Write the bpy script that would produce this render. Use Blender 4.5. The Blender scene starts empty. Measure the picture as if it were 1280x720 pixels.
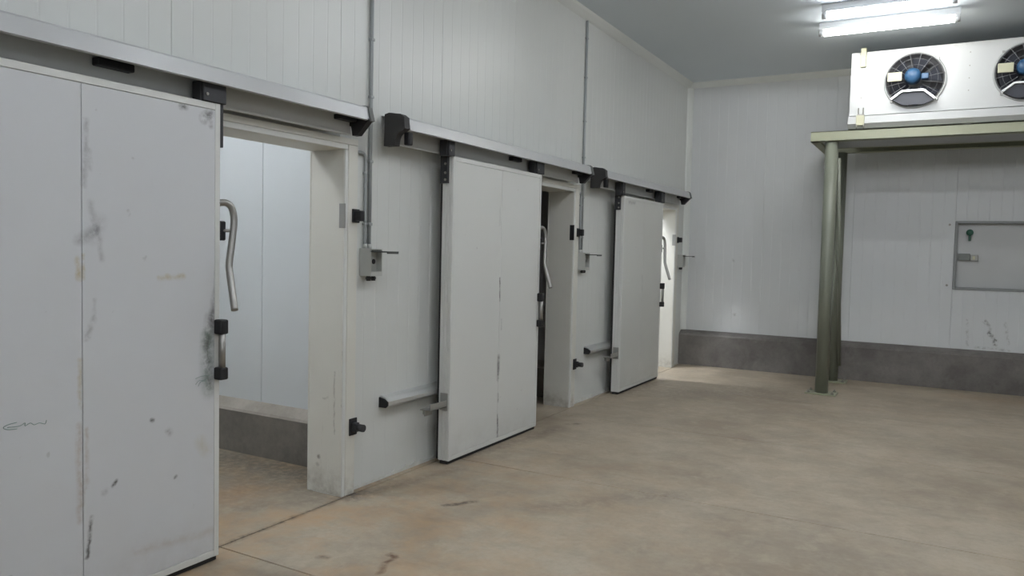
import bpy, bmesh, math, random
from mathutils import Vector, Matrix
random.seed(7)
S = bpy.context.scene
COL = S.collection

# ------------------------------------------------------------------ camera
cam_data = bpy.data.cameras.new('camera')
cam_data.sensor_width = 36.0
cam_data.lens = 26.912
cam_data.clip_start = 0.05
cam_data.clip_end = 100
cam = bpy.data.objects.new('camera', cam_data)
COL.objects.link(cam)
YAW, PITCH, ROLL = 0.5134, 0.0494, 0.0227
fw = Vector((-math.sin(YAW)*math.cos(PITCH), math.cos(YAW)*math.cos(PITCH), -math.sin(PITCH)))
rt = Vector((math.cos(YAW), math.sin(YAW), 0))
up = rt.cross(fw)
r2 = rt*math.cos(ROLL) + up*math.sin(ROLL)
u2 = r2.cross(fw)
cam.matrix_world = Matrix(((r2.x, u2.x, -fw.x, 3.331), (r2.y, u2.y, -fw.y, 0.0), (r2.z, u2.z, -fw.z, 1.6), (0, 0, 0, 1)))
S.camera = cam

# ------------------------------------------------------------------ world, exposure, lamp strengths
w = bpy.data.worlds.new('world'); S.world = w; w.use_nodes = True
w.node_tree.nodes['Background'].inputs[0].default_value = (0.02, 0.02, 0.02, 1)
w.node_tree.nodes['Background'].inputs[1].default_value = 0.0
vs = S.view_settings
vs.view_transform = 'Standard'; vs.look = 'None'; vs.gamma = 1.0; vs.use_curve_mapping = False
vs.exposure = 1.75
LAMP = 28.0            # radiance of a tube in the hall
LAMP_ROOM1 = 43.0       # tube in the first cold room
LAMP_ROOM3 = 165.0      # tube in the third cold room
COOL = (0.945, 0.975, 1.025)
WARM = (1.0, 0.98, 0.92)

# ------------------------------------------------------------------ mesh helpers
WP = {}
class MB:
    def __init__(self): self.v = []; self.f = []; self.sm = []
    def add(self, vs_, fs, smooth=False):
        o = len(self.v); self.v += [tuple(x) for x in vs_]
        self.f += [tuple(i+o for i in q) for q in fs]; self.sm += [smooth]*len(fs)
        return self
    def from_bm(self, bm, smooth=False):
        bm.verts.index_update()
        self.add([v.co[:] for v in bm.verts], [[v.index for v in q.verts] for q in bm.faces], smooth); bm.free(); return self
    def box(self, x0, x1, y0, y1, z0, z1, bev=0.0, seg=1):
        if bev <= 0:
            v = [(x, y, z) for x in (x0, x1) for y in (y0, y1) for z in (z0, z1)]
            return self.add(v, [(0,1,3,2),(4,6,7,5),(0,4,5,1),(2,3,7,6),(0,2,6,4),(1,5,7,3)])
        bm = bmesh.new()
        bmesh.ops.create_cube(bm, size=1)
        for v in bm.verts: v.co = Vector(((x0+x1)/2+v.co.x*(x1-x0), (y0+y1)/2+v.co.y*(y1-y0), (z0+z1)/2+v.co.z*(z1-z0)))
        bmesh.ops.bevel(bm, geom=bm.edges[:], offset=bev, segments=seg, affect='EDGES', profile=0.5)
        return self.from_bm(bm)
    def prism(self, prof, axis, a, b, smooth=False):
        # prof: 2D closed polygon in the two other axes (cyclic order kept x,y,z without axis)
        def p(q, t):
            c = list(q); c.insert(axis, t); return c
        n = len(prof)
        v = [p(q, a) for q in prof]+[p(q, b) for q in prof]
        self.add(v, [(i, (i+1) % n, n+(i+1) % n, n+i) for i in range(n)], smooth)
        o = len(self.v)-2*n
        self.f += [tuple(o+i for i in range(n))[::-1], tuple(o+n+i for i in range(n))]; self.sm += [False, False]
        return self
    def cyl(self, a, b, r, n=20, r1=None, caps=True, smooth=True):
        a = Vector(a); b = Vector(b); r1 = r if r1 is None else r1
        d = (b-a).normalized(); u = d.orthogonal().normalized(); t = d.cross(u)
        ring = lambda c, q: [c+(u*math.cos(2*math.pi*i/n)+t*math.sin(2*math.pi*i/n))*q for i in range(n)]
        v = ring(a, r)+ring(b, r1)
        self.add(v, [(i, (i+1) % n, n+(i+1) % n, n+i) for i in range(n)], smooth)
        if caps:
            o = len(self.v)-2*n
            self.f += [tuple(o+i for i in range(n))[::-1], tuple(o+n+i for i in range(n))]; self.sm += [False, False]
        return self
    def tube(self, pts, r, n=12, smooth=True):
        P = [Vector(q) for q in pts]; m = len(P)
        u = None; v = []
        for i, q in enumerate(P):
            d = ((P[min(i+1, m-1)]-P[max(i-1, 0)])).normalized()
            u = d.orthogonal().normalized() if u is None else (u-d*u.dot(d)).normalized()
            t = d.cross(u)
            v += [q+(u*math.cos(2*math.pi*k/n)+t*math.sin(2*math.pi*k/n))*r for k in range(n)]
        fs = [(i*n+k, i*n+(k+1) % n, (i+1)*n+(k+1) % n, (i+1)*n+k) for i in range(m-1) for k in range(n)]
        self.add(v, fs, smooth)
        o = len(self.v)-m*n
        self.f += [tuple(o+k for k in range(n))[::-1], tuple(o+(m-1)*n+k for k in range(n))]; self.sm += [False]*2
        return self
    def lathe(self, c, axis, prof, n=32, smooth=True, arc=1.0):
        # prof list of (r, t) along axis
        c = Vector(c); d = Vector(axis).normalized(); u = d.orthogonal().normalized(); t = d.cross(u)
        v = []
        for r, h in prof: v += [c+d*h+(u*math.cos(2*math.pi*i/n)+t*math.sin(2*math.pi*i/n))*r for i in range(n)]
        fs = [(j*n+i, j*n+(i+1) % n, (j+1)*n+(i+1) % n, (j+1)*n+i) for j in range(len(prof)-1) for i in range(n)]
        return self.add(v, fs, smooth)
    def build(self, name, mat, parent=None):
        xs = [q[0] for q in self.v]; ys = [q[1] for q in self.v]; zs = [q[2] for q in self.v]
        c = Vector(((min(xs)+max(xs))/2, (min(ys)+max(ys))/2, min(zs) if parent is None else (min(zs)+max(zs))/2))
        me = bpy.data.meshes.new(name)
        me.from_pydata([Vector(q)-c for q in self.v], [], self.f)
        me.polygons.foreach_set('use_smooth', self.sm)
        me.materials.append(mat)
        bm = bmesh.new(); bm.from_mesh(me); bmesh.ops.recalc_face_normals(bm, faces=bm.faces[:]); bm.to_mesh(me); bm.free()
        me.update()
        o = bpy.data.objects.new(name, me); COL.objects.link(o)
        if parent is not None:
            o.parent = parent; o.location = c-WP[parent.name]
        else: o.location = c
        WP[o.name] = c
        return o
def B(x0, x1, y0, y1, z0, z1, bev=0.0, seg=1): return MB().box(x0, x1, y0, y1, z0, z1, bev, seg)

def empty(name, loc):
    o = bpy.data.objects.new(name, None); COL.objects.link(o); o.location = loc; o.empty_display_size = .1
    WP[o.name] = Vector(loc); return o
def tag(o, label, cat, group=None):
    o['label'] = label; o['category'] = cat
    if group: o['group'] = group
    return o
def thing(name, loc, label, cat, group=None): return tag(empty(name, loc), label, cat, group)
def struct(o, label=None):
    o['kind'] = 'structure'
    if label: o['label'] = label
    return o
def bez(p, n=6):
    # Catmull-Rom through the points
    P = [Vector(q) for q in p]; out = []
    for i in range(len(P)-1):
        a, b, c, d = P[max(i-1, 0)], P[i], P[i+1], P[min(i+2, len(P)-1)]
        for k in range(n):
            t = k/n
            out.append(0.5*((2*b)+(c-a)*t+(2*a-5*b+4*c-d)*t*t+(3*b-a-3*c+d)*t**3))
    return out+[P[-1]]

# ------------------------------------------------------------------ materials
class NT:
    def __init__(self, name):
        self.m = bpy.data.materials.new(name); self.m.use_nodes = True
        self.t = self.m.node_tree; self.n = self.t.nodes; self.l = self.t.links
        self.b = self.n['Principled BSDF']
        self.pos = self.n.new('ShaderNodeNewGeometry').outputs['Position']
    def node(self, typ, ins=(), **kw):
        x = self.n.new(typ)
        for k, v in kw.items(): setattr(x, k, v)
        for i, v in enumerate(ins):
            if v is None: continue
            if hasattr(v, 'is_output'): self.l.new(v, x.inputs[i])
            else: x.inputs[i].default_value = v
        return x
    def math(self, op, a, b=None, clamp=False):
        return self.node('ShaderNodeMath', (a, b), operation=op, use_clamp=clamp).outputs[0]
    def vmath(self, op, a, b=None):
        return self.node('ShaderNodeVectorMath', (a, b), operation=op)
    def scale(self, s):
        return self.vmath('MULTIPLY', self.pos, s).outputs[0]
    def noise(self, scale, detail=4, rough=.55, vec=None, stretch=None):
        v = vec if vec is not None else (self.scale(stretch) if stretch else self.pos)
        x = self.node('ShaderNodeTexNoise'); self.l.new(v, x.inputs['Vector'])
        x.inputs['Scale'].default_value = scale; x.inputs['Detail'].default_value = detail; x.inputs['Roughness'].default_value = rough
        return x.outputs['Fac']
    def ramp(self, fac, a, b):
        x = self.node('ShaderNodeMapRange', (fac, a, b, 0.0, 1.0)); x.clamp = True; return x.outputs[0]
    def mix(self, fac, a, b):
        x = self.n.new('ShaderNodeMix'); x.data_type = 'RGBA'
        for k, v in ((0, fac), (6, a), (7, b)):
            if hasattr(v, 'is_output'): self.l.new(v, x.inputs[k])
            else: x.inputs[k].default_value = (*v, 1) if isinstance(v, tuple) and len(v) == 3 else v
        return x.outputs[2]
    def blot(self, a, b, r, soft=.6, warp=None):
        """mask 1 near the segment a-b"""
        a = Vector(a); b = Vector(b); ba = b-a; L = max(ba.length_squared, 1e-6)
        p = warp if warp is not None else self.pos
        pa = self.vmath('SUBTRACT', p, tuple(a)).outputs[0]
        h = self.math('DIVIDE', self.vmath('DOT_PRODUCT', pa, tuple(ba)).outputs['Value'], L, True)
        sc = self.node('ShaderNodeVectorMath', operation='SCALE'); sc.inputs[0].default_value = tuple(ba); self.l.new(h, sc.inputs['Scale'])
        d = self.vmath('LENGTH', self.vmath('SUBTRACT', pa, sc.outputs[0]).outputs[0]).outputs['Value']
        x = self.node('ShaderNodeMapRange', (d, r, r*(1-soft), 0.0, 1.0)); x.clamp = True
        return x.outputs[0]
    def warp(self, amt, scale):
        x = self.node('ShaderNodeTexNoise'); self.l.new(self.pos, x.inputs['Vector']); x.inputs['Scale'].default_value = scale; x.inputs['Detail'].default_value = 3
        d = self.vmath('SUBTRACT', x.outputs['Color'], (.5, .5, .5)).outputs[0]
        d = self.vmath('MULTIPLY', d, (amt, amt, amt)).outputs[0]
        return self.vmath('ADD', self.pos, d).outputs[0]
    def done(self, col, rough=.5, metal=0, spec=.5, bump=None, bstr=.2, bdist=.01):
        def s(k, v):
            if hasattr(v, 'is_output'): self.l.new(v, self.b.inputs[k])
            else: self.b.inputs[k].default_value = (*v, 1) if isinstance(v, tuple) and len(v) == 3 else v
        s('Base Color', col); s('Roughness', rough); s('Metallic', metal); s('Specular IOR Level', spec)
        if bump is not None:
            bn = self.n.new('ShaderNodeBump'); bn.inputs['Strength'].default_value = bstr; bn.inputs['Distance'].default_value = bdist
            self.l.new(bump, bn.inputs['Height']); self.l.new(bn.outputs[0], self.b.inputs['Normal'])
        return self.m

def paint(name, c, rough=.45, var=.06, scale=3, spec=.5, metal=0, stretch=None, bstr=.03, marks=()):
    t = NT(name)
    n = t.noise(scale, 5, .6, stretch=stretch)
    col = t.mix(n, tuple(x*(1-var) for x in c), tuple(min(1, x*(1+var)) for x in c))
    if marks:
        wf = t.warp(.05, 16); br = t.ramp(t.noise(24, 4, .7), .42, .60)
        for a, b, q, k in marks: col = t.mix(t.math('MULTIPLY', t.math('MULTIPLY', t.blot(a, b, q, .9, wf), k), br), col, (.12, .11, .10))
    rr = t.math('ADD', t.math('MULTIPLY', t.noise(scale*4, 3), .12), rough-.06)
    return t.done(col, rr, metal, spec, t.noise(60, 2) if metal == 0 else None, bstr, .004)
def emit(name, c, s):
    t = NT(name); t.b.inputs['Base Color'].default_value = (.9, .9, .9, 1)
    t.b.inputs['Emission Color'].default_value = (*c, 1); t.b.inputs['Emission Strength'].default_value = s
    return t.m

M = {}
M['wall'] = paint('wall_sheet', (.62, .633, .605), .36, .03, 1.2, .5, bstr=.02)
M['wall_back'] = paint('back_wall_sheet', (.61, .625, .625), .42, .03, 1.2, .4, bstr=.02, marks=(
    ((3.79, 11, .86), (3.83, 11, .82), .03, .8), ((3.85, 11, .78), (3.84, 11, .70), .025, .6), ((3.84, 11, .72), (3.92, 11, .63), .03, .9), ((3.90, 11, .64), (3.91, 11, .58), .03, .9),
    ((3.60, 11, .86), (3.62, 11, .55), .02, .4), ((4.0, 11, .85), (4.05, 11, .6), .02, .4), ((3.7, 11, .535), (4.06, 11, .53), .02, .4), ((.715, 11, 1.535), (.73, 11, 1.52), .03, .5), ((.75, 11, .765), (.77, 11, .76), .03, .6)))
M['room'] = paint('cold_room_sheet', (.66, .69, .70), .45, .03, 1.2, .4)
M['room_shaded'] = paint('shaded_room_sheet', (.45, .46, .47), .5, .04, 1.2, .4)  # cold room sheet again, darkened: the unlit room's shade is in the colour
M['ceiling'] = paint('ceiling_sheet', (.66, .725, .775), .36, .04, .8, .5)
M['trim'] = paint('trim_sheet', (.66, .68, .65), .45, .03, 3)
M['frame_back'] = paint('rail_plate', (.58, .59, .57), .42, .04, 4)
M['alu'] = paint('aluminium', (.72, .73, .72), .38, .04, 6, .5, .75, (4, .4, 4))
M['cover'] = paint('rail_cover_sheet', (.45, .46, .46), .36, .02, 5, .7, 0, None, 0)
M['steel'] = paint('brushed_steel', (.33, .32, .30), .42, .06, 8, .5, .85)
M['edge'] = paint('door_edge_profile', (.645, .65, .62), .42, .04, 6)
M['black'] = paint('black_plastic', (.016, .016, .018), .5, .2, 8, .4)
M['hanger'] = paint('dark_grey_hanger', (.030, .031, .034), .5, .15, 6, .4)
M['rim'] = paint('grey_cap_rim', (.13, .135, .13), .5, .08, 6, .3)
M['fan_rim'] = paint('pale_fan_rim', (.40, .41, .40), .5, .06, 6, .4)
M['cap'] = paint('dark_grey_cap', (.045, .044, .043), .55, .1, 6, .3)
M['rubber'] = paint('rubber_seal', (.03, .03, .03), .7, .1, 10, .3)
M['box'] = paint('grey_box', (.50, .51, .48), .5, .05, 10)
M['lid'] = paint('smoked_lid', (.06, .065, .06), .38, .1, 8)
M['conduit'] = paint('grey_conduit', (.33, .35, .35), .5, .06, 8)
M['green_paint'] = paint('grey_green_paint', (.315, .325, .225), .42, .10, 3, .5)
M['green_dark'] = paint('grey_green_post', (.20, .212, .168), .40, .12, 3, .5)
M['deck'] = paint('galvanised_deck', (.36, .37, .37), .38, .12, 3, .5, .35)
M['bolt'] = paint('zinc_bolt', (.30, .29, .26), .45, .1, 10, .5, .7)
M['ac'] = paint('white_casing', (.53, .54, .53), .36, .02, 3, .5)
M['cream'] = paint('cream_bracket', (.52, .51, .36), .5, .05, 5)
M['guard'] = paint('fan_guard_wire', (.20, .205, .21), .5, .1, 5, .4, 0)
M['shroud'] = paint('fan_shroud', (.15, .15, .155), .6, .1, 5)
M['blade'] = paint('fan_blade', (.035, .038, .05), .45, .15, 5)
M['blue'] = paint('blue_motor', (.025, .085, .18), .42, .1, 8)
M['hatch_panel'] = paint('hatch_panel', (.50, .51, .50), .45, .06, 3)
M['hatch_frame'] = paint('hatch_frame', (.26, .27, .265), .5, .06, 4)
M['green_knob'] = paint('green_knob', (.02, .10, .06), .4, .1, 8)
M['bracket'] = paint('galvanised_bracket', (.36, .36, .34), .45, .1, 8, .5, .5)
M['lamp_body'] = paint('lamp_body', (.40, .41, .41), .5, .03, 4)
M['latch'] = paint('grey_green_latch', (.20, .215, .20), .5, .08, 8)
M['strike_grey'] = paint('grey_strike', (.30, .30, .28), .5, .05, 8)
M['pen'] = paint('green_pen', (.22, .31, .27), .7, .1, 8)

def frame_mat():
    t = NT('cream_frame')
    n = t.noise(3, 4)
    col = t.mix(n, (.62, .61, .55), (.69, .68, .62))
    # grime near the foot and vertical scratches
    z = t.node('ShaderNodeSeparateXYZ', (t.pos,)).outputs[2]
    g = t.math('MULTIPLY', t.ramp(z, .22, .0), t.ramp(t.noise(9, 5, .7), .40, .7))
    col = t.mix(t.math('MULTIPLY', g, .75), col, (.20, .16, .12))
    sc = t.math('MULTIPLY', t.ramp(t.noise(5, 5, .75, stretch=(9, 9, .55)), .63, .72), t.ramp(z, 1.5, .3))
    col = t.mix(t.math('MULTIPLY', sc, .5), col, (.22, .19, .15))
    w_ = t.warp(.03, 18)
    for a, b, r, s in (((.045, 3.67, .93), (.05, 3.67, .42), .010, .65), ((-.152, 3.67, .237), (-.15, 3.67, .23), .016, .7), ((-.165, 3.67, .185), (-.16, 3.67, .18), .018, .35),
                       ((-.02, 3.67, .80), (-.02, 3.67, .40), .008, .4), ((-.12, 3.67, .62), (-.08, 3.67, .63), .01, .3)):
        col = t.mix(t.math('MULTIPLY', t.blot(a, b, r, .8, w_), s), col, (.13, .11, .09))
    return t.done(col, .45, 0, .5, t.noise(50, 2), .03, .004)
M['frame'] = frame_mat()

def door_mat(name, base, marks, grimes=True):
    t = NT(name)
    n = t.noise(1.6, 4)
    col = t.mix(n, tuple(x*.97 for x in base), tuple(x*1.03 for x in base))
    z = t.node('ShaderNodeSeparateXYZ', (t.pos,)).outputs[2]
    dirt = t.math('MULTIPLY', t.ramp(z, .30, .0), t.ramp(t.noise(6, 5, .7), .35, .75))
    col = t.mix(t.math('MULTIPLY', dirt, .35), col, (.30, .27, .22))
    spk = t.math('MULTIPLY', t.ramp(t.noise(14, 2, .5), .735, .78), .35)
    col = t.mix(spk, col, (.25, .24, .23))
    w_ = t.warp(.035, 9); wf = t.warp(.02, 30)
    br = t.ramp(t.noise(22, 4, .7), .30, .60)
    for a, b, r, soft, s, c in marks:
        m_ = t.blot((.2, *a), (.2, *b), r, soft, w_ if r > .02 else wf)
        col = t.mix(t.math('MULTIPLY', t.math('MULTIPLY', m_, s), br), col, c)
    return t.done(col, t.math('ADD', t.math('MULTIPLY', t.noise(5, 3), .1), .36), 0, .5, t.noise(2.5, 2), .05, .01)
GR = (.20, .19, .20); DK = (.07, .065, .06); YE = (.42, .34, .17); BR = (.36, .27, .20); GN = (.16, .22, .18)
M['door1'] = door_mat('scuffed_door_skin', (.60, .61, .62), [
    ((1.89, 1.60), (1.96, 1.65), .035, 1, .55, GR), ((1.96, 1.65), (1.935, 1.76), .022, 1, .4, GR), ((1.965, 1.66), (1.985, 1.52), .018, 1, .4, GR),
    ((1.955, 1.62), (1.97, 1.68), .05, 1, .4, GR),
    ((1.92, 2.10), (1.908, 1.83), .018, 1, .5, GR), ((1.93, 1.98), (1.935, 1.9), .015, 1, .5, GR),
    ((1.882, 1.52), (1.884, 1.44), .020, .8, .8, YE), ((1.905, 1.54), (1.905, 1.44), .012, .8, .6, YE),
    ((2.26, 1.435), (2.385, 1.442), .020, .8, .65, YE),
    ((2.585, 1.46), (2.55, 1.22), .028, 1, .8, GR), ((2.55, 1.24), (2.53, 1.12), .05, 1, .85, DK), ((2.53, 1.15), (2.53, .88), .06, 1, .75, GN),
    ((2.52, 1.12), (2.54, .9), .03, 1, .6, DK), ((2.585, 1.2), (2.585, .9), .03, 1, .6, GR),
    ((2.50, 2.205), (2.53, 2.225), .035, .9, .95, DK), ((2.54, 2.17), (2.545, 2.23), .02, .9, .7, GR), ((2.375, 2.232), (2.40, 2.236), .025, .9, .9, DK),
    ((2.222, .785), (2.226, .787), .014, .9, 1, DK), ((2.305, .712), (2.312, .706), .022, .9, .7, GR), ((2.344, .487), (2.347, .487), .013, .9, 1, DK),
    ((2.03, .53), (2.045, .545), .013, .9, 1, DK), ((1.99, .51), (2.0, .515), .02, .9, .5, GR),
    ((1.935, .42), (1.915, .25), .013, .9, .9, DK), ((1.95, 1.265), (1.915, 1.19), .020, 1, .7, GR), ((1.955, 1.35), (1.95, 1.27), .012, 1, .4, GR),
    ((1.885, .82), (1.885, .42), .022, 1, .6, BR), ((1.915, .80), (1.915, .55), .014, 1, .5, BR), ((1.888, 1.10), (1.888, .9), .016, 1, .5, YE),
    ((2.49, .63), (2.52, .58), .05, 1, .35, YE), ((2.13, .20), (2.56, .16), .03, 1, .3, BR)])
M['door2'] = door_mat('pale_door_skin', (.66, .665, .635), [
    ((5.351, 1.37), (5.357, 1.19), .014, .9, .9, DK), ((5.39, 1.03), (5.39, .95), .016, .9, .5, GR), ((5.352, .73), (5.358, .55), .028, .9, .8, DK),
    ((5.36, .25), (5.368, .06), .016, .9, .9, DK), ((5.362, .42), (5.366, .36), .014, .9, .6, DK), ((5.33, 1.95), (5.33, 1.8), .012, 1, .3, GR)])
M['door3'] = door_mat('far_door_skin', (.60, .605, .57), [
    ((8.712, 1.33), (8.725, 1.15), .012, .9, .4, GR), ((8.2, 2.17), (8.4, 2.18), .03, 1, .6, GR)])

def concrete(name, ca, cb, orange=0.0, stains=(), rough=.6, sc=.9):
    t = NT(name)
    w_ = t.warp(.5, 1.1)
    n1 = t.noise(sc, 6, .6, vec=w_); n2 = t.noise(4.2, 6, .7); n3 = t.noise(26, 5, .7)
    f = t.math('ADD', t.math('MULTIPLY', n1, .6), t.math('MULTIPLY', n2, .4))
    col = t.mix(t.ramp(f, .40, .60), ca, cb)
    col = t.mix(t.math('MULTIPLY', t.ramp(n3, .45, .75), .22), col, tuple(x*.6 for x in ca))
    col = t.mix(t.math('MULTIPLY', t.ramp(t.noise(5.5, 5, .7, vec=w_), .52, .72), .35), col, tuple(min(1, x*1.22) for x in cb))
    if orange > 0:
        x = t.node('ShaderNodeSeparateXYZ', (t.pos,)).outputs
        near = t.math('MULTIPLY', t.ramp(x[0], 2.6, .3), t.ramp(x[1], 6.0, 3.6))
        om = t.math('MULTIPLY', t.ramp(t.noise(2.4, 6, .68, vec=t.warp(.3, 2.0)), .42, .66), t.math('ADD', t.math('MULTIPLY', near, orange), orange*.16))
        col = t.mix(om, col, (.47, .315, .18))
        tr = t.math('MULTIPLY', t.ramp(t.noise(1.7, 6, .7, stretch=(.5, 2.2, 1)), .56, .72), .30)
        col = t.mix(tr, col, (.17, .14, .11))
    wf = t.warp(.06, 12)
    br = t.ramp(t.noise(18, 4, .7), .30, .58)
    for a, b, r, soft, s, c in stains:
        col = t.mix(t.math('MULTIPLY', t.math('MULTIPLY', t.blot((*a, 0), (*b, 0), r, soft, wf), s), br), col, c)
    rr = t.math('ADD', t.math('MULTIPLY', n2, .22), rough-.11)
    return t.done(col, rr, 0, .4, t.math('ADD', n3, t.math('MULTIPLY', n2, .6)), .12, .006)
DB = (.06, .035, .02); RB = (.13, .065, .035)
M['floor'] = concrete('stained_concrete', (.315, .26, .195), (.47, .405, .31), .78, [
    ((.68, 3.90), (.80, 4.06), .035, .7, .9, (.10, .07, .05)), ((.875, 3.12), (.93, 3.10), .030, .7, 1, RB), ((.93, 3.10), (.93, 3.04), .028, .7, 1, RB), ((.93, 3.02), (.98, 2.90), .030, .8, .7, RB),
    ((.36, 6.40), (.42, 6.46), .05, .9, .8, (.13, .10, .08)), ((.06, 2.5), (.06, 3.8), .035, 1, .8, (.08, .07, .06)), ((.60, 2.90), (.63, 2.92), .03, .9, .8, DB),
    ((.11, 3.72), (.3, 4.6), .10, 1, .5, (.16, .125, .09)), ((.10, 3.7), (.05, 3.80), .10, 1, .8, (.12, .10, .08)), ((-.3, 3.2), (.0, 3.6), .12, 1, .35, (.15, .11, .08)),
    ((-.8, 2.4), (-.6, 3.4), .4, 1, .5, (.30, .18, .10)), ((-.2, 3.9), (-2.2, 3.85), .55, 1, .85, (.14, .125, .105)), ((-.6, 2.6), (-1.2, 3.2), .9, 1, .4, (.22, .17, .125)),
    ((1.2, 4.2), (1.8, 4.9), .18, 1, .5, (.20, .16, .12)), ((2.4, 8.3), (3.6, 7.2), .5, 1, .25, (.20, .17, .13)), ((.2, 4.9), (.35, 6.2), .13, 1, .55, (.14, .115, .09)), ((.25, 8.2), (.3, 9.4), .12, 1, .5, (.15, .12, .10)), ((.7, 8.6), (1.6, 9.3), .8, 1, .55, (.19, .155, .12)),
    ((3.6, 10.4), (4.6, 10.3), .3, 1, .4, (.33, .20, .10))], .52)
M['floor_base'] = concrete('joint_dirt', (.05, .04, .035), (.08, .065, .05))
M['curb'] = concrete('grey_curb_concrete', (.125, .115, .105), (.21, .195, .18), 0, (), .75, 1.6)
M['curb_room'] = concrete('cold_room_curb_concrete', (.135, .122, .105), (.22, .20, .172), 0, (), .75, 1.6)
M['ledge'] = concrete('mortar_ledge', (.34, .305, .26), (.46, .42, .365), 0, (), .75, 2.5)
M['mastic'] = paint('wall_foot_sealant', (.60, .60, .56), .6, .25, 14)

# ------------------------------------------------------------------ room shell
ZC = 4.06; YB = 11.0; YF = -3.2; XR = 10.0
P = 3.38
JAMB = [3.67, 7.07, 10.43]        # inner edge of the right jamb of each opening
OUT = [3.787, 7.187, 10.55]       # outer edge of the frame
OPEN_W, OPEN_H, TW = 1.2, 2.21, .20

fl = struct(empty('floor', (3, 4, 0)), 'brown stained concrete floor with fine saw-cut joints')
B(-4.6, XR, YF, YB+.3, -.10, -.012).build('screed', M['floor_base'], fl)
ys = [YF, -1.5, .6, 2.715, 4.85, 6.75, 8.85, YB+.3]
for i in range(len(ys)-1):
    g = .004
    B(.063, XR, ys[i]+g, ys[i+1]-g, -.06, 0, .002).build('slab', M['floor'], fl)
    B(-4.6, .057, ys[i]+g*.3, ys[i+1]-g*.3, -.06, 0).build('slab', M['floor'], fl)

def ribbed(a, b, pitch=.125, gw=.013, gd=.0014):
    """front outline along a..b: flat sheet with pressed grooves; returns (t, depth) points"""
    pts = [(a+.0006, -.003), (a+.003, 0)]
    n = max(1, round((b-a)/pitch)); st = (b-a)/n
    for i in range(1, n):
        c = a+i*st
        pts += [(c-gw/2, 0), (c-gw/6, -gd), (c+gw/6, -gd), (c+gw/2, 0)]
    return pts+[(b-.003, 0), (b-.0006, -.003)]
def left_panel(y0, y1, z0, z1, parent, mat):
    pr = [(d, t) for t, d in ribbed(y0, y1)]+[(-TW, y1-.001), (-TW, y0+.001)]
    MB().prism(pr, 2, z0, z1).build('wall_panel', mat, parent)
wl = struct(empty('wall_left', (-.1, 4, 0)), 'pale grey wall of ribbed sandwich panels with three doorways')
def split(a, b):
    n = max(1, round((b-a)/1.1)); return [(a+(b-a)*i/n, a+(b-a)*(i+1)/n) for i in range(n)]
edges = [YF]
for j in JAMB:
    for a, b in split(edges[-1], j-OPEN_W): left_panel(a, b, 0, ZC, wl, M['wall'])
    left_panel(j-OPEN_W, j, OPEN_H, ZC, wl, M['wall'])
    edges.append(j)
left_panel(edges[-1], YB, 0, ZC, wl, M['wall'])

HX0, HX1, HZ0, HZ1 = 3.425, 4.62, 1.235, 2.085      # hatch hole
wb = struct(empty('wall_back', (3, YB+.1, 0)), 'pale grey back wall of ribbed panels above a concrete curb')
def back_panel(x0, x1, z0, z1):
    pr = [(t, YB-d) for t, d in ribbed(x0, x1)]+[(x1-.001, YB+TW), (x0+.001, YB+TW)]
    MB().prism(pr, 2, z0, z1).build('wall_panel', M['wall_back'], wb)
for a, b in ((-.2, 1.11), (1.11, 2.26), (2.26, HX0)): back_panel(a, b, 0, ZC)
back_panel(HX0, HX1, 0, HZ0); back_panel(HX0, HX1, HZ1, ZC)
for a, b in ((HX1, 5.72), (5.72, 6.8), (6.8, 7.9), (7.9, 9.0), (9.0, XR)): back_panel(a, b, 0, ZC)
struct(B(XR, XR+.2, YF, YB, 0, ZC).build('wall_right', M['wall_back']), 'plain pale wall on the right, outside the view')
struct(B(-.2, XR, YF-.2, YF, 0, ZC).build('wall_front', M['wall_back']), 'plain pale wall behind the viewer')
struct(B(-.2, XR+.2, YF-.2, YB+.2, ZC, ZC+.15).build('ceiling', M['ceiling']), 'grey sheet metal ceiling of the hall')
# curb along the back wall
struct(MB().prism([(YB-.001, 0), (YB-.115, 0), (YB-.105, .43), (YB-.09, .455), (YB-.001, .50)], 0, .0, XR).build('baseboard_back', M['curb']), 'rough dark grey concrete curb along the foot of the back wall')
# cove strips
struct(MB().prism([(0.002, ZC), (.075, ZC), (.06, ZC-.022), (.022, ZC-.06), (0.002, ZC-.075)], 1, YF, YB-.002).build('trim_1', M['trim']), 'pale cove strip between the left wall and ceiling')
struct(MB().prism([(YB-.002, ZC), (YB-.075, ZC), (YB-.06, ZC-.022), (YB-.022, ZC-.06), (YB-.002, ZC-.075)], 0, .003, XR).build('trim_2', M['trim']), 'pale cove strip between the back wall and ceiling')
struct(MB().prism([(.002, YB-.002), (.075, YB-.002), (.06, YB-.026), (.026, YB-.06), (.002, YB-.075)], 2, .5, ZC-.07).build('trim_3', M['trim']), 'pale corner strip where left and back walls meet')
# sealant at the foot of the left wall between the doors
mb = MB()
for a, b in ((3.80, 5.80), (7.20, 9.2), (10.56, 10.88)):
    n = int((b-a)/.035); pr = [(a, 0)]
    for i in range(n+1): pr.append((a+(b-a)*i/n, .012+.028*random.random()**2.2))
    pr.append((b, 0)); mb.prism(pr, 0, .001, .010)
struct(mb.build('baseboard_left', M['mastic']), 'ragged strip of white sealant at the foot of the left wall')

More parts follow.
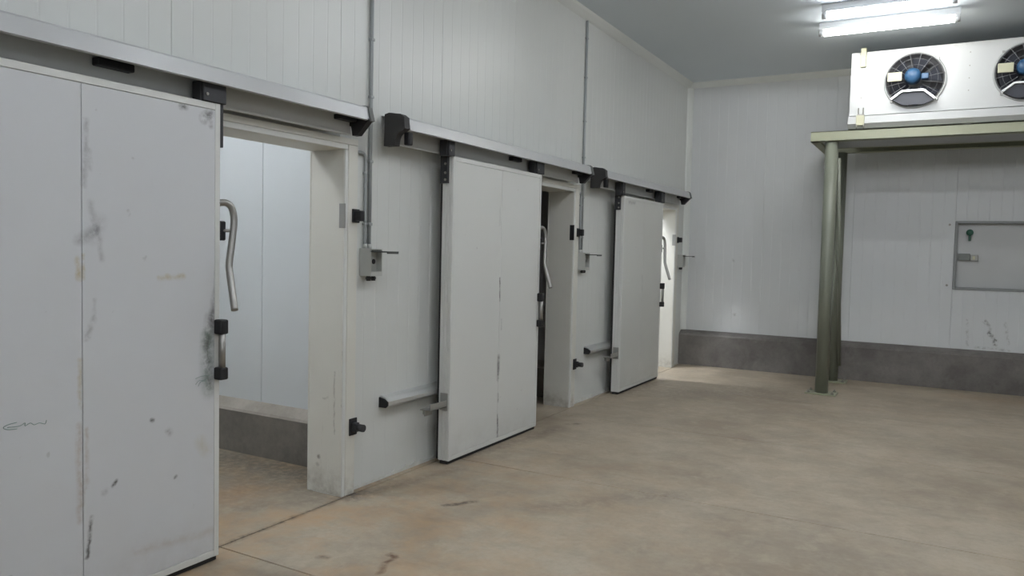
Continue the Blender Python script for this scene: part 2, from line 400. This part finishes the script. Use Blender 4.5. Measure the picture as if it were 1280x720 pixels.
# cold rooms behind the doors
def room(k, y0, y1, mat, curb, d=3.6, seams=True):
    x0 = -d-TW
    part = struct(empty('wall_partition', (x0/2, y1, 0)), ['pale far partition inside the first cold room', 'dark partition inside the unlit second cold room', 'bright partition inside the third cold room'][k])
    xs = [-.2-.98, -.2-2.1, -.2-3.3, x0]; a = -.2
    for b in xs:
        if b < a: B(b+.002, a-.002, y1, y1+.10, .36, 3.5, .003).build('wall_panel', mat, part); a = b
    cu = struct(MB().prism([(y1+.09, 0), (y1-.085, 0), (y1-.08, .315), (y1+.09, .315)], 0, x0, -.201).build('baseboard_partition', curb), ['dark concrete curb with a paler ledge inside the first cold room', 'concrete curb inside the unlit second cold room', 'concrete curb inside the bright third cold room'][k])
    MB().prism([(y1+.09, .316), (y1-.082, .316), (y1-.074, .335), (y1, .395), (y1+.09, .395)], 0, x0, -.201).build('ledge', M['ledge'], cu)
    struct(B(x0-.1, x0, y0, y1+.1, 0, 3.5).build('wall_far', mat), 'far wall of cold room, seen only through its doorway')
    if k == 0: struct(B(x0, -.2, y0-.1, y0, 0, 3.5).build('wall_near', mat), 'near partition of the first cold room')
    struct(B(x0-.1, -.2, y0-.1, y1+.1, 3.5, 3.6).build('ceiling_room', mat), 'low panel ceiling of a cold room')
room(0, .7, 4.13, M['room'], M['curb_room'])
room(1, 4.23, 7.50, M['room_shaded'], M['curb_room'])
room(2, 7.60, 10.95, M['room'], M['curb_room'])

# ------------------------------------------------------------------ lamps
def tube_lamp(x0, x1, y, z, strength, color, label, group, ztop=ZC):
    t = thing('fluorescent_lamp', ((x0+x1)/2, y, z), label, 'ceiling lamp', group)
    # tray with folded sides above the tube keeps its light off the ceiling
    MB().prism([(y-.036, z+.036), (y-.026, z+.060), (y-.018, ztop-.002), (y+.018, ztop-.002), (y+.026, z+.060), (y+.036, z+.036), (y+.033, z+.036), (y+.024, z+.056), (y-.024, z+.056), (y-.033, z+.036)], 0, x0, x1).build('housing', M['lamp_body'], t)
    L = .030
    MB().cyl((x0+.05, y, z), (x1-.05, y, z), L, 18).build('tube', emit('lamp_glow', color, strength), t)
    for a, b in ((x0, x0+.05), (x1-.05, x1)):
        MB().cyl((a, y, z), (b, y, z), L*.95, 18).box(a+.005, b-.005, y-.025, y+.025, z, z+.056).build('lamp_holder', M['lamp_body'], t)
    return t
tube_lamp(2.07, 3.36, 8.71, 3.95, LAMP*.46, WARM, 'lit fluorescent tube lamp nearer the white cooler', 'lit tube lamps on the hall ceiling')
tube_lamp(2.18, 3.33, 8.09, 3.95, LAMP*.46, COOL, 'lit fluorescent tube lamp touching the top edge of the photo', 'lit tube lamps on the hall ceiling')
for x, y, lb in ((2.7, 6.3, 'next in line before the two in view'), (2.7, 4.05, 'opposite the nearest doorway'), (2.7, 1.8, 'just above the viewer'), (2.7, -.45, 'behind the viewer'), (7.4, 2.2, 'in the second row by the right wall'), (7.4, -.8, 'in the second row, right of the viewer')):
    tube_lamp(x-.6, x+.6, y, 3.95, LAMP*(1.6 if x > 5 else .84), COOL, 'lit fluorescent tube lamp above the view, '+lb, 'lamps out of view')
tube_lamp(-1.85, -.95, 2.35, 3.40, LAMP_ROOM1, COOL, 'tube lamp inside the first cold room, out of view', 'lamps out of view', ztop=3.5)
tube_lamp(-1.45, -.65, 9.3, 3.40, LAMP_ROOM3, COOL, 'tube lamp inside the third cold room, out of view', 'lamps out of view', ztop=3.5)

# ------------------------------------------------------------------ door frames (setting)
NTH = ['first', 'second', 'third']
WHERE = ['nearest the viewer', 'in the middle', 'farthest from the viewer']
for k in range(3):
    j, o = JAMB[k], OUT[k]; l = j-OPEN_W; lo = l-(o-j)
    d = struct(empty('door_%d' % (k+1), (0, (l+j)/2, 0)), ['cream door frame of the lit first cold room, nearest the viewer', 'cream door frame of the dark second cold room, middle of three', 'cream door frame of the bright third cold room, farthest of three'][k])
    fx = .05; bx = -TW-.04
    # jamb linings + architraves
    for s, a, b in ((1, j, o), (-1, l, lo)):
        MB().box(bx, fx-.012, min(a, a+s*.035), max(a, a+s*.035), 0, OPEN_H+.035, .003).build('jamb', M['frame'], d)
        MB().box(.001, fx, min(a+s*.03, b), max(a+s*.03, b), 0, OPEN_H+.0275, .004, 2).build('architrave', M['frame'], d)
        MB().box(fx-.0125, fx-.003, min(a+s*.002, a+s*.029), max(a+s*.002, a+s*.029), 0, OPEN_H-.006, .002).build('heater_strip', M['edge'], d)
        MB().box(bx-.012, bx, min(a, b), max(a, b), 0, 2.288, .003).build('inner_architrave', M['frame'], d)
    MB().box(bx, fx-.012, l, j, OPEN_H-.005, OPEN_H+.035, .003).build('lintel', M['frame'], d)
    MB().box(.001, fx, lo, o, OPEN_H+.028, 2.278, .004, 2).build('architrave', M['frame'], d)
    MB().box(fx-.0125, fx-.003, lo+.1, o-.09, OPEN_H-.004, OPEN_H+.027, .002).build('heater_strip', M['edge'], d)
    # strike plate let into the jamb
    B(.004, .052, j-.004, j+.004, 1.715, 1.868, .001).build('strike_plate', M['strike_grey'] if k != 1 else M['black'], d)
    # upper bumper and lower catch on the outer edge of the frame
    B(fx, fx+.012, o-.055, o+.01, 1.752, 1.838, .003).build('bumper_plate', M['black'], d)
    MB().box(fx+.010, fx+.062, o-.045, o+.0, 1.762, 1.828, .006, 2).build('bumper', M['black'], d)
    if k == 2: continue
    B(fx, fx+.010, o-.06, o+.012, .385, .495, .003).build('catch_plate', M['black'], d)
    MB().box(fx+.01, fx+.045, o-.045, o-.005, .41, .47, .005, 2).cyl((fx+.04, o-.025, .44), (fx+.095, o-.025, .44), .024, 16).build('catch_roller', M['hanger'], d)
    # dark rebate / threshold line
# ------------------------------------------------------------------ rails
RAIL = [(.67, 3.66), (4.015, 7.03), (7.40, 10.41)]
LAB_R = ['silver door rail of the nearest sliding door, running off the left edge', 'silver door rail above the middle sliding door', 'silver door rail above the farthest sliding door, by the corner']
for k, (y0, y1) in enumerate(RAIL):
    t = thing('door_rail', (.03, (y0+y1)/2, 2.27), LAB_R[k], 'door rail', 'sliding rails above the cold room doors')
    a, b = y0+.055, y1-.004
    MB().box(.086, .100, a, b, 2.286, 2.475, .001).box(.0005, .086, a+.02, b-.02, 2.34, 2.43).build('back_plate', M['frame_back'], t)
    B(.1001, .106, a, b, 2.286, 2.298, .001).build('plate_lip', M['trim'], t)
    # cover: slightly sloping front sheet with top flange and return lip
    pr = [(.002, 2.480), (.222, 2.452), (.233, 2.442), (.248, 2.370), (.232, 2.366), (.232, 2.370), (.243, 2.373), (.229, 2.438), (.219, 2.447), (.002, 2.475)]
    MB().prism(pr, 1, a, b).build('cover', M['cover'], t)
    # running track under the cover
    MB().prism([(.101, 2.44), (.19, 2.43), (.19, 2.398), (.18, 2.388), (.17, 2.398), (.17, 2.415), (.101, 2.425)], 1, a, b).build('running_track', M['hanger'], t)
    # right end cap: rim plate + gusset below
    ec = MB().prism([(.101, 2.45), (.23, 2.43), (.250, 2.366), (.164, 2.281), (.124, 2.281), (.112, 2.34), (.101, 2.34)], 1, b-.012, b+.030).build('end_cap', M['black'], t)
    MB().prism([(.002, 2.486), (.224, 2.458), (.240, 2.446), (.262, 2.366), (.244, 2.362), (.226, 2.435), (.216, 2.442), (.002, 2.470)], 1, b, b+.036).build('cap_rim', M['rim'], ec)
    B(.101, .16, b-.155, b-.002, 2.362, 2.392, .004).build('stop_block', M['black'], t)
    # left end cap: hollow hood with an arched notch
    pr = [(.070, 2.268), (.074, 2.476), (.11, 2.484), (.205, 2.470), (.236, 2.448), (.240, 2.376), (.224, 2.362)]
    for q in range(1, 7):
        an = math.radians(90-q*15); pr.append((.216-.056*math.cos(an), 2.275+.083*math.sin(an)))
    pr.append((.158, 2.268))
    MB().prism(pr, 1, y0, y0+.055).build('end_cap', M['cap'], t)
    MB().box(.190, .236, y0+.056, y0+.10, 2.275, 2.36, .008, 2).build('rubber_stop', M['black'], t)
    B(.101, .15, a+(1.28 if k == 0 else 1.55), a+(1.45 if k == 0 else 1.70), 2.352, 2.386, .004).build('stop_block', M['black'], t)

# ------------------------------------------------------------------ sliding doors
DOOR = [(1.20, 2.597), (4.650, 6.045), (8.045, 9.400)]
SEAM = [1.898, 5.355, 8.70]
LAB_D = ['scuffed white sliding door nearest the viewer, cut by the left edge', 'white sliding door in the middle, half across a dark doorway', 'white sliding door farthest away, half across a brightly lit doorway']
for k, (y0, y1) in enumerate(DOOR):
    x0, x1, z0 = .108, .200, .030
    z1 = [2.282, 2.270, 2.235][k]
    t = thing('sliding_door', (.15, (y0+y1)/2, 0), LAB_D[k], 'sliding door', 'sliding cold room doors'); t['kind'] = 'thing'
    skin = M['door%d' % (k+1)]
    B(x0+.012, x1-.008, y0+.02, y1-.02, z0+.015, z1-.015).build('foam_core', M['trim'], t)
    e = .032
    for a, b in ((y0+e, SEAM[k]-.0011), (SEAM[k]+.0018, y1-e)):
        B(x1-.010, x1, a, b, z0+e+.002, z1-e-.002, .0012).build('skin', skin, t)
    # aluminium edge profiles: stepped section
    def vert(yo, s):
        w1 = .042
        pr = [(x0, yo), (x0+.028, yo), (x0+.030, yo+s*.004), (x0+.036, yo+s*.004), (x0+.038, yo), (x1-.034, yo), (x1-.032, yo+s*.004), (x1-.026, yo+s*.004), (x1-.024, yo), (x1-.003, yo), (x1+.002, yo+s*.004), (x1+.002, yo+s*e), (x1-.004, yo+s*e), (x0+.004, yo+s*w1), (x0, yo+s*w1)]
        return MB().prism(pr, 2, z0, z1)
    vert(y0, 1).build('edge_profile', M['edge'], t); vert(y1, -1).build('edge_profile', M['edge'], t)
    MB().box(x0, x1+.002, y0+e, y1-e, z1-e, z1, .002).build('edge_profile', M['edge'], t)
    MB().box(x0, x1+.002, y0+e, y1-e, z0, z0+e, .002).build('edge_profile', M['edge'], t)
    # seals: bottom lip and rear gasket
    B(x0+.01, x1-.012, y0+.006, y1-.006, .004, z0, .002).build('bottom_seal', M['rubber'], t)
    mb = MB()
    for a, b, c, d in ((y0+.01, y0+.05, z0, z1), (y1-.05, y1-.01, z0, z1)): mb.box(x0-.026, x0, a, b, c, d, .006)
    mb.box(x0-.026, x0, y0+.05, y1-.05, z1-.05, z1-.01, .006).build('gasket', M['rubber'], t)
    # hangers
    for s, yo in ((1, y0), (-1, y1)):
        ST = .030 if s > 0 else .026
        ya, yb = (yo-.075, yo-.001) if s > 0 else (yo-.108, yo+ST)
        xb = .165 if s > 0 else .190
        za = z1-.002 if s > 0 else z1+.002
        hg = MB().box(.125, .19, ya, yb, za, 2.381, .004).box(.193, .212, ya, yb, za, 2.43, .003).box(.103, xb, min(yo-s*ST, yo-s*.0005), max(yo-s*ST, yo-s*.0005), 2.075, 2.381, .002)
        ho = hg.build('hanger', M['hanger'], t)
        for zb in (2.10, 2.15, 2.215): MB().cyl((.150, yo-s*ST, zb), (.150, yo-s*(ST+.005), zb), .010, 6, smooth=False).build('bolt', M['bolt'], ho)
        MB().cyl((.211, ya+.02, z1+.035), (.216, ya+.02, z1+.035), .008, 6, smooth=False).build('bolt', M['bolt'], ho)
    # bent lever handle on the leading edge
    e1 = y1
    pts = bez([(.185, e1-.004, 1.800), (.198, e1+.035, 1.803), (.208, e1+.062, 1.780), (.214, e1+.072, 1.72), (.222, e1+.055, 1.62), (.236, e1+.026, 1.505), (.246, e1+.020, 1.46), (.285, e1+.004, 1.36), (.318, e1-.010, 1.275)], 7)
    hd = MB().tube(pts, .0172, 14).build('pull_handle', M['steel'], t)
    MB().box(.150, .196, e1+.001, e1+.040, 1.615, 1.712, .007, 2).build('mount_block', M['black'], hd)
    MB().cyl((.185, e1+.02, 1.665), (.218, e1+.062, 1.665), .008, 10).build('pin', M['steel'], hd)
    # straight grip with black sockets on the corner of the door
    g = MB().cyl((.232, e1-.012, .965), (.232, e1-.012, 1.175), .0165, 16).build('grip_handle', M['steel'], t)
    for za, zb in ((.925, .987), (1.152, 1.225)):
        MB().box(.197, .252, e1-.036, e1+.012, za, zb, .008, 2).build('grip_socket', M['black'], g)
    # floor guide fork on the trailing edge
    B(.122, .188, y0-.006, y0, .405, .535, .002).build('guide_plate', M['bracket'], t)
    gb = MB().box(.135, .185, y0-.215, y0-.005, .436, .444, .002).box(.178, .185, y0-.215, y0-.005, .436, .485, .002).box(.128, .138, y0-.215, y0-.125, .395, .444, .002).cyl((.10, y0-.17, .40), (.10, y0-.17, .435), .012, 10)
    gb.box(.092, .140, y0-.215, y0-.13, .436, .443, .001).build('guide_fork', M['bracket'], t)
# pen scribbles on the first door
def scribble(pts, r, name='pen_scribble'):
    ps = bez([(.2015, a, b) for a, b in pts], 5)
    return MB().tube(ps, r, 5).build(name, M['pen'], bpy.data.objects['sliding_door'])
scribble([(1.635, .884), (1.60, .880), (1.585, .872), (1.60, .862), (1.635, .858)], .0014)
scribble([(1.60, .870), (1.645, .868), (1.665, .876), (1.665, .864), (1.685, .872), (1.70, .862), (1.72, .866), (1.742, .858), (1.748, .872)], .0014)
scribble([(2.455, .944), (2.49, .952), (2.54, .950)], .0011)
scribble([(2.455, .916), (2.475, .932), (2.50, .93), (2.53, .94)], .0011)
scribble([(2.47, .905), (2.485, .925), (2.52, .925)], .0011)

# ------------------------------------------------------------------ lower guide rails
LAB_G = ['low aluminium guide rail behind the nearest sliding door, out of view', 'low aluminium guide rail left of the middle sliding door', 'low aluminium guide rail left of the farthest sliding door']
for k in (1, 2):
    y0 = (0, 4.085, 7.50)[k]; y1 = y0+1.55
    t = thing('guide_rail', (.03, (y0+y1)/2, .5), LAB_G[k], 'guide rail', 'low guide rails beside the sliding doors')
    pr = [(.001, .502), (.001, .585), (.012, .585), (.05, .572), (.078, .548), (.078, .522), (.062, .505), (.05, .505), (.05, .515), (.062, .525), (.062, .543), (.045, .558), (.012, .570), (.012, .502)]
    MB().prism(pr, 1, y0+.012, y1).build('rail_profile', M['alu'], t)
    MB().prism([(.0015, .505), (.0015, .575), (.045, .565), (.076, .546), (.076, .524), (.06, .506)], 1, y0, y0+.016).build('end_cap', M['black'], t)

# ------------------------------------------------------------------ switch boxes and conduits
LAB_B = ['grey switch box with open lid beside the nearest doorway', 'grey switch box with open lid beside the dark middle doorway', 'grey switch box with open lid beside the farthest doorway, by the corner']
for k in range(3):
    y = (3.868, 7.262, 10.65)[k]
    t = thing('switch_box', (.05, y+.06, 1.41), LAB_B[k], 'switch box', 'switch boxes beside the doorways')
    W = .115; x1 = .098; za, zb = 1.41, 1.59; th = .007
    MB().box(.001, .008, y, y+W, za, zb).box(.008, x1, y, y+th, za, zb).box(.008, x1, y+W-th, y+W, za, zb).box(.008, x1, y+th, y+W-th, za, za+.03).box(.008, x1, y+th, y+W-th, zb-th, zb).build('body', M['box'], t)
    f = B(.008, .055, y+th, y+W-th, za+.03, zb-th, .002).build('socket_face', M['box'], t)
    MB().cyl((.055, y+W/2, 1.505), (.070, y+W/2, 1.505), .030, 20).cyl((.07, y+W/2, 1.505), (.0705, y+W/2, 1.505), .02, 16).build('socket_ring', M['box'], f)
    MB().cyl((.0706, y+W/2, 1.505), (.074, y+W/2, 1.505), .017, 16).build('socket_hole', M['black'], f)
    MB().box(x1, x1+.135, y-.002, y+W+.002, 1.566, 1.574, .002).box(x1+.127, x1+.135, y, y+W, 1.558, 1.570, .002).build('lid', M['lid'], t)
    MB().cyl((x1-.004, y, 1.572), (x1-.004, y+W, 1.572), .006, 10).build('hinge', M['lid'], t)
    for q in (.034, .082): MB().cyl((.05, y+q, za-.032), (.05, y+q, za), .015, 12).cyl((.05, y+q, za-.022), (.05, y+q, za-.008), .019, 6, smooth=False).build('gland', M['black'], t)
    for q in ((.033, .08) if k < 2 else ()): MB().cyl((.018, y+q, zb), (.018, y+q, zb+.03), .015, 12).build('conduit_socket', M['box'], t)
LAB_C = ['tall grey conduit on the wall right of the nearest doorway', 'tall grey conduit on the wall above and beside the middle doorway']
for k, y in enumerate((3.946, 7.340)):
    t = thing('conduit_pipe', (.018, y, 1.6), LAB_C[k], 'conduit', 'grey conduits on the left wall')
    MB().cyl((.015, y, 1.60), (.015, y, ZC-.08), .0125, 14).build('pipe', M['conduit'], t)
    for z in (1.75, 2.16, 2.58, 2.95, 3.4, 3.8):
        B(.001, .030, y-.017, y+.017, z-.009, z+.009, .003).build('clip', M['conduit'], t)
    s = thing('conduit_bend', (.018, y-.045, 1.6), ['short bent grey conduit dropping into the nearest switch box', 'short bent grey conduit dropping into the middle switch box'][k], 'conduit', 'short bent conduits')
    MB().tube(bez([(.015, y-.158, 2.205), (.015, y-.09, 2.208), (.015, y-.058, 2.198), (.015, y-.044, 2.165), (.015, y-.044, 2.10), (.015, y-.044, 1.60)], 6), .0105, 12).build('pipe', M['conduit'], s)
    for z in (1.75, 2.08): B(.001, .028, y-.059, y-.029, z-.008, z+.008, .003).build('clip', M['conduit'], s)

# ------------------------------------------------------------------ steel platform
pf = thing('steel_platform', (3.5, 10.1, 0), 'grey-green painted steel platform on round posts carrying the white cooler', 'platform')
PX = (2.135, 4.83); PY = (9.575, 10.60); ZT = 3.045; ZB = 2.930
for x in PX:
    for y in PY:
        po = MB().cyl((x, y, .012), (x, y, ZB), .072 if y < 10 else .062, 28).build('post', M['green_dark'], pf)
        bp = B(x-.17, x+.17, y-.13, y+.13, .001, .016, .003).build('base_plate', M['green_paint'], pf)
        for sx in (-1, 1):
            for sy in (-1, 1):
                MB().cyl((x+sx*.13, y+sy*.095, .016), (x+sx*.13, y+sy*.095, .045), .010, 10).cyl((x+sx*.13, y+sy*.095, .016), (x+sx*.13, y+sy*.095, .030), .019, 6, smooth=False).build('anchor_bolt', M['bolt'], bp)
def chan(axis, a, b, c0, c1, flip):
    # U channel with flanges pointing to c1
    t_ = .008
    lo, hi = min(c0, c1), max(c0, c1)
    web = (c0, c0+(t_ if c1 > c0 else -t_)); w0, w1 = min(web), max(web)
    m = MB()
    if axis == 0:
        m.box(a, b, w0, w1, ZB, ZT); m.box(a, b, lo, hi, ZT-t_, ZT-.0002); m.box(a, b, lo, hi, ZB+.0002, ZB+t_)
    else:
        m.box(w0, w1, a, b, ZB, ZT); m.box(lo, hi, a, b, ZT-t_, ZT-.0002); m.box(lo, hi, a, b, ZB+.0002, ZB+t_)
    return m
XA, XB = 1.915, 5.05
chan(0, XA, XB, 9.485, 9.585, 0).build('front_beam', M['green_paint'], pf)
chan(0, XA, XB, 10.69, 10.59, 0).build('rear_beam', M['green_paint'], pf)
chan(1, 9.50, 10.68, XA, XA+.09, 0).build('side_beam', M['green_paint'], pf)
chan(1, 9.50, 10.68, XB, XB-.09, 0).build('side_beam', M['green_paint'], pf)
B(XA+.095, XB-.095, 9.59, 10.26, ZB+.020, ZB+.028, .001).build('deck_sheet', M['deck'], pf)
B(XA+.095, XB-.095, 10.27, 10.33, ZB+.02, ZT-.002, .002).build('middle_beam', M['green_paint'], pf)
for x in PX:
    a = Vector((x+.075, PY[0]+.05, 2.75)); b = Vector((x+.075, PY[1]-.02, .22))
    MB().cyl(a, b, .022, 10).build('brace', M['green_dark'], pf)
    MB().cyl((x+.03, PY[0]+.06, .22), (x+.03, PY[1]-.02, 2.75), .022, 10).build('brace', M['green_dark'], pf)

# ------------------------------------------------------------------ evaporator cooler
ac = thing('evaporator_cooler', (3.46, 9.85, ZT), 'white evaporator cooler with two round fans on the steel platform', 'cooler')
X0, X1, YA, YZ = 2.315, 4.63, 9.50, 10.28
FC = [(2.958, 3.550), (3.985, 3.552)]; FR = .292; ZL, ZH = 3.205, 3.905
# front sheet with two round holes
def holed(x0, x1, z0, z1, holes, y, th):
    m = MB(); cuts = [x0]+[(holes[i][0]+holes[i+1][0])/2 for i in range(len(holes)-1)]+[x1]
    for i, (cx, cz) in enumerate(holes):
        a, b = cuts[i], cuts[i+1]; n = 64; ring = []; out = []
        for q in range(n):
            an = 2*math.pi*q/n; ca, sa = math.cos(an), math.sin(an)
            ring.append((cx+FR*ca, y, cz+FR*sa))
            s = 1e9
            if ca > 1e-6: s = min(s, (b-cx)/ca)
            if ca < -1e-6: s = min(s, (a-cx)/ca)
            if sa > 1e-6: s = min(s, (z1-cz)/sa)
            if sa < -1e-6: s = min(s, (z0-cz)/sa)
            out.append((cx+s*ca, y, cz+s*sa))
        m.add(ring+out, [(q, (q+1) % n, n+(q+1) % n, n+q) for q in range(n)])
        for px, pz in ((a, z0), (a, z1), (b, z0), (b, z1)):
            # corner fill
            an = math.atan2(pz-cz, px-cx) % (2*math.pi); q = int(an/(2*math.pi)*n)
            m.add([out[q], (px, y, pz), out[(q+1) % n], ((out[q][0]+out[(q+1) % n][0])/2, y, (out[q][2]+out[(q+1) % n][2])/2)], [(0, 1, 2)])
    return m
holed(X0, X1, ZL, ZH, FC, YA, .002).build('front_sheet', M['ac'], ac)
MB().box(X0, X1, YA+.24, YZ, ZL, ZH, .003).box(X0, X0+.01, YA+.0005, YA+.25, ZL, ZH).box(X1-.01, X1, YA+.0005, YA+.25, ZL, ZH).box(X0, X1, YA+.0005, YA+.25, ZH-.01, ZH).box(X0, X1, YA+.0005, YA+.25, ZL, ZL+.01).build('casing', M['ac'], ac)
# drip tray below with rounded underside
MB().prism([(YA-.016, ZL-.010), (YA-.016, 3.112), (YA+.035, 3.064), (YZ, 3.056), (YZ, ZL-.010)], 0, X0-.012, X1+.012).build('drip_tray', M['ac'], ac)
for x in (2.40, 3.47, 4.55):
    B(x-.035, x+.035, YA+.06, YZ-.03, ZT+.0005, 3.066).build('foot', M['bracket'], ac)
for x in (2.44, 4.50):
    MB().box(x-.028, x+.028, YA-.040, YA-.0015, 3.735, 3.945, .003).box(x-.028, x+.028, YA-.040, YA+.10, 3.935, 3.945, .003).build('hanging_bracket', M['cream'], ac)
    cb = MB().box(x-.05, x+.035, YA-.034, YA-.0145, 3.09, 3.20, .003).build('tray_clamp', M['cream'], ac)
    MB().cyl((x-.03, YA-.018, 3.19), (x-.03, YA-.018, 3.285), .006, 8).cyl((x+.02, YA-.018, 3.19), (x+.02, YA-.018, 3.285), .006, 8).box(x-.045, x+.03, YA-.024, YA-.0015, 3.20, 3.215).build('clamp_bolt', M['bolt'], cb)
    for q in (-.045, .03): MB().cyl((x+q, YA-.03, 3.048), (x+q, YA-.03, 3.10), .008, 8).build('clamp_leg', M['bolt'], cb)
for z in (3.40, 3.53, 3.66, 3.80):
    for x in (2.43, 3.47): MB().cyl((x, YA-.004, z), (x, YA, z), .006, 8).build('rivet', M['bolt'], ac)
for i, (cx, cz) in enumerate(FC):
    fan = MB().lathe((cx, YA, cz), (0, 1, 0), [(FR+.012, -.003), (FR+.010, -.012), (FR-.008, -.014), (FR-.012, .0), (FR-.014, .23), (.001, .235)], 56).build('fan', M['shroud'], ac)
    # blades
    mb = MB()
    for q in range(6):
        an = q*math.pi/3+.3
        vv = []
        for r, wd, tw in ((.07, .30, .055), (.16, .34, .045), (.265, .36, .03)):
            for s in (-1, 1):
                a2 = an+s*wd; vv.append((cx+r*math.cos(a2), YA+.09+s*tw, cz+r*math.sin(a2)))
        mb.add(vv, [(0, 1, 3, 2), (2, 3, 5, 4)], True)
    mb.build('blade', M['blade'], fan)
    # guard: rings and radial wires
    gd = MB()
    for r in (FR-.012, .225, .16):
        gd.tube([(cx+r*math.cos(2*math.pi*q/40), YA-.022-(.02 if r < .26 else 0), cz+r*math.sin(2*math.pi*q/40)) for q in range(41)], .0016, 5)
    for q in range(16):
        an = 2*math.pi*(q+.5)/16; c_, s_ = math.cos(an), math.sin(an)
        gd.tube([(cx+.10*c_, YA-.042, cz+.10*s_), (cx+.24*c_, YA-.042, cz+.24*s_), (cx+(FR+.004)*c_, YA-.014, cz+(FR+.004)*s_)], .0026, 5)
    gd.build('guard', M['guard'], fan)
    for an in (45, 135, 225, 315):
        a2 = math.radians(an); x, z = cx+(FR+.014)*math.cos(a2), cz+(FR+.014)*math.sin(a2)
        B(x-.014, x+.014, YA-.018, YA-.001, z-.014, z+.014, .003).build('guard_clip', M['bracket'], fan)
    # motor
    MB().lathe((cx-.02, YA-.05, cz+.045), (0, 1, 0), [(.001, -.045), (.045, -.042), (.072, -.025), (.080, .0), (.080, .12), (.001, .13)], 28).build('motor', M['blue'], fan)
    MB().box(cx+.065, cx+.135, YA-.085, YA-.02, cz-.005, cz+.055, .006).build('terminal_box', M['blue'], fan)
    B(cx-.265, cx-.125, YA-.060, YA-.048, cz-.005, cz+.090, .002).build('junction_cover', M['cream'], fan)
    # bent mounting bar under the motor
    pp = [(cx-.215, cz-.205), (cx-.115, cz-.128), (cx+.095, cz-.128), (cx+.205, cz-.225)]
    br = MB()
    for (xa, za), (xb, zb) in zip(pp[:-1], pp[1:]):
        d = Vector((xb-xa, zb-za)).normalized(); nn = Vector((-d.y, d.x))*.010
        v = [(x+sg*nn.x, y, z+sg*nn.y) for x, z in ((xa, za), (xb, zb)) for sg in (-1, 1) for y in (YA-.115, YA-.015)]
        br.add(v, [(0,1,3,2), (4,6,7,5), (0,4,5,1), (2,3,7,6), (0,2,6,4), (1,5,7,3)])
    br.build('mounting_bar', M['alu'], fan)
    # drip baffle below the bar
    MB().prism([(cx-.205, cz-.215), (cx-.115, cz-.140), (cx+.095, cz-.140), (cx+.195, cz-.235), (cx+.10, cz-.275), (cx-.10, cz-.275)], 1, YA-.075, YA-.069).build('baffle', M['blade'], fan)
    MB().lathe((cx, YA, cz), (0, 1, 0), [(FR+.014, -.001), (FR+.014, -.015), (FR-.002, -.019), (FR-.004, -.001)], 56).build('fan_rim', M['fan_rim'], fan)

# ------------------------------------------------------------------ hatch in the back wall
h = thing('wall_hatch', ((HX0+HX1)/2, YB, HZ0), 'recessed grey service hatch with a green release knob in the back wall', 'hatch')
fw_ = .030
def hp(a, b, c, d, y0=YB-.012, y1=YB+.10): return B(a, b, y0, y1, c, d, .002)
hp(HX0+.001, HX0+fw_, HZ0+.001, HZ1-.001).build('frame', M['hatch_frame'], h)
hp(HX1-fw_, HX1-.001, HZ0+.001, HZ1-.001).build('frame', M['hatch_frame'], h)
hp(HX0+fw_, HX1-fw_, HZ1-fw_, HZ1-.001).build('frame', M['hatch_frame'], h)
hp(HX0+fw_, HX1-fw_, HZ0+.001, HZ0+fw_).build('frame', M['hatch_frame'], h)
B(HX0+fw_, HX1-fw_, YB+.075, YB+.12, HZ0+fw_, HZ1-fw_, .003).build('leaf', M['hatch_panel'], h)
kn = MB().lathe((3.585, YB+.075, 1.945), (0, -1, 0), [(.025, 0), (.025, .02), (.038, .025), (.040, .045), (.03, .056), (.001, .058)], 20).build('release_knob', M['green_knob'], h)
B(3.572, 3.600, YB+.040, YB+.055, 1.84, 1.91, .004).build('stem', M['green_knob'], kn)
la = MB().box(3.475, 3.60, YB+.035, YB+.075, 1.60, 1.685, .004).build('latch', M['latch'], h)
MB().box(3.605, 3.685, YB+.03, YB+.075, 1.60, 1.67, .004).build('latch_keeper', M['bracket'], la)
B(3.625, 3.655, YB+.024, YB+.032, 1.612, 1.655, .002).build('release_tab', M['cream'], la)
for z in (2.04, 1.285): MB().cyl((3.365, YB-.010, z), (3.365, YB+.0, z), .014, 10).cyl((3.365, YB-.02, z), (3.365, YB-.01, z), .008, 10).build('bolt', M['bolt'], h)
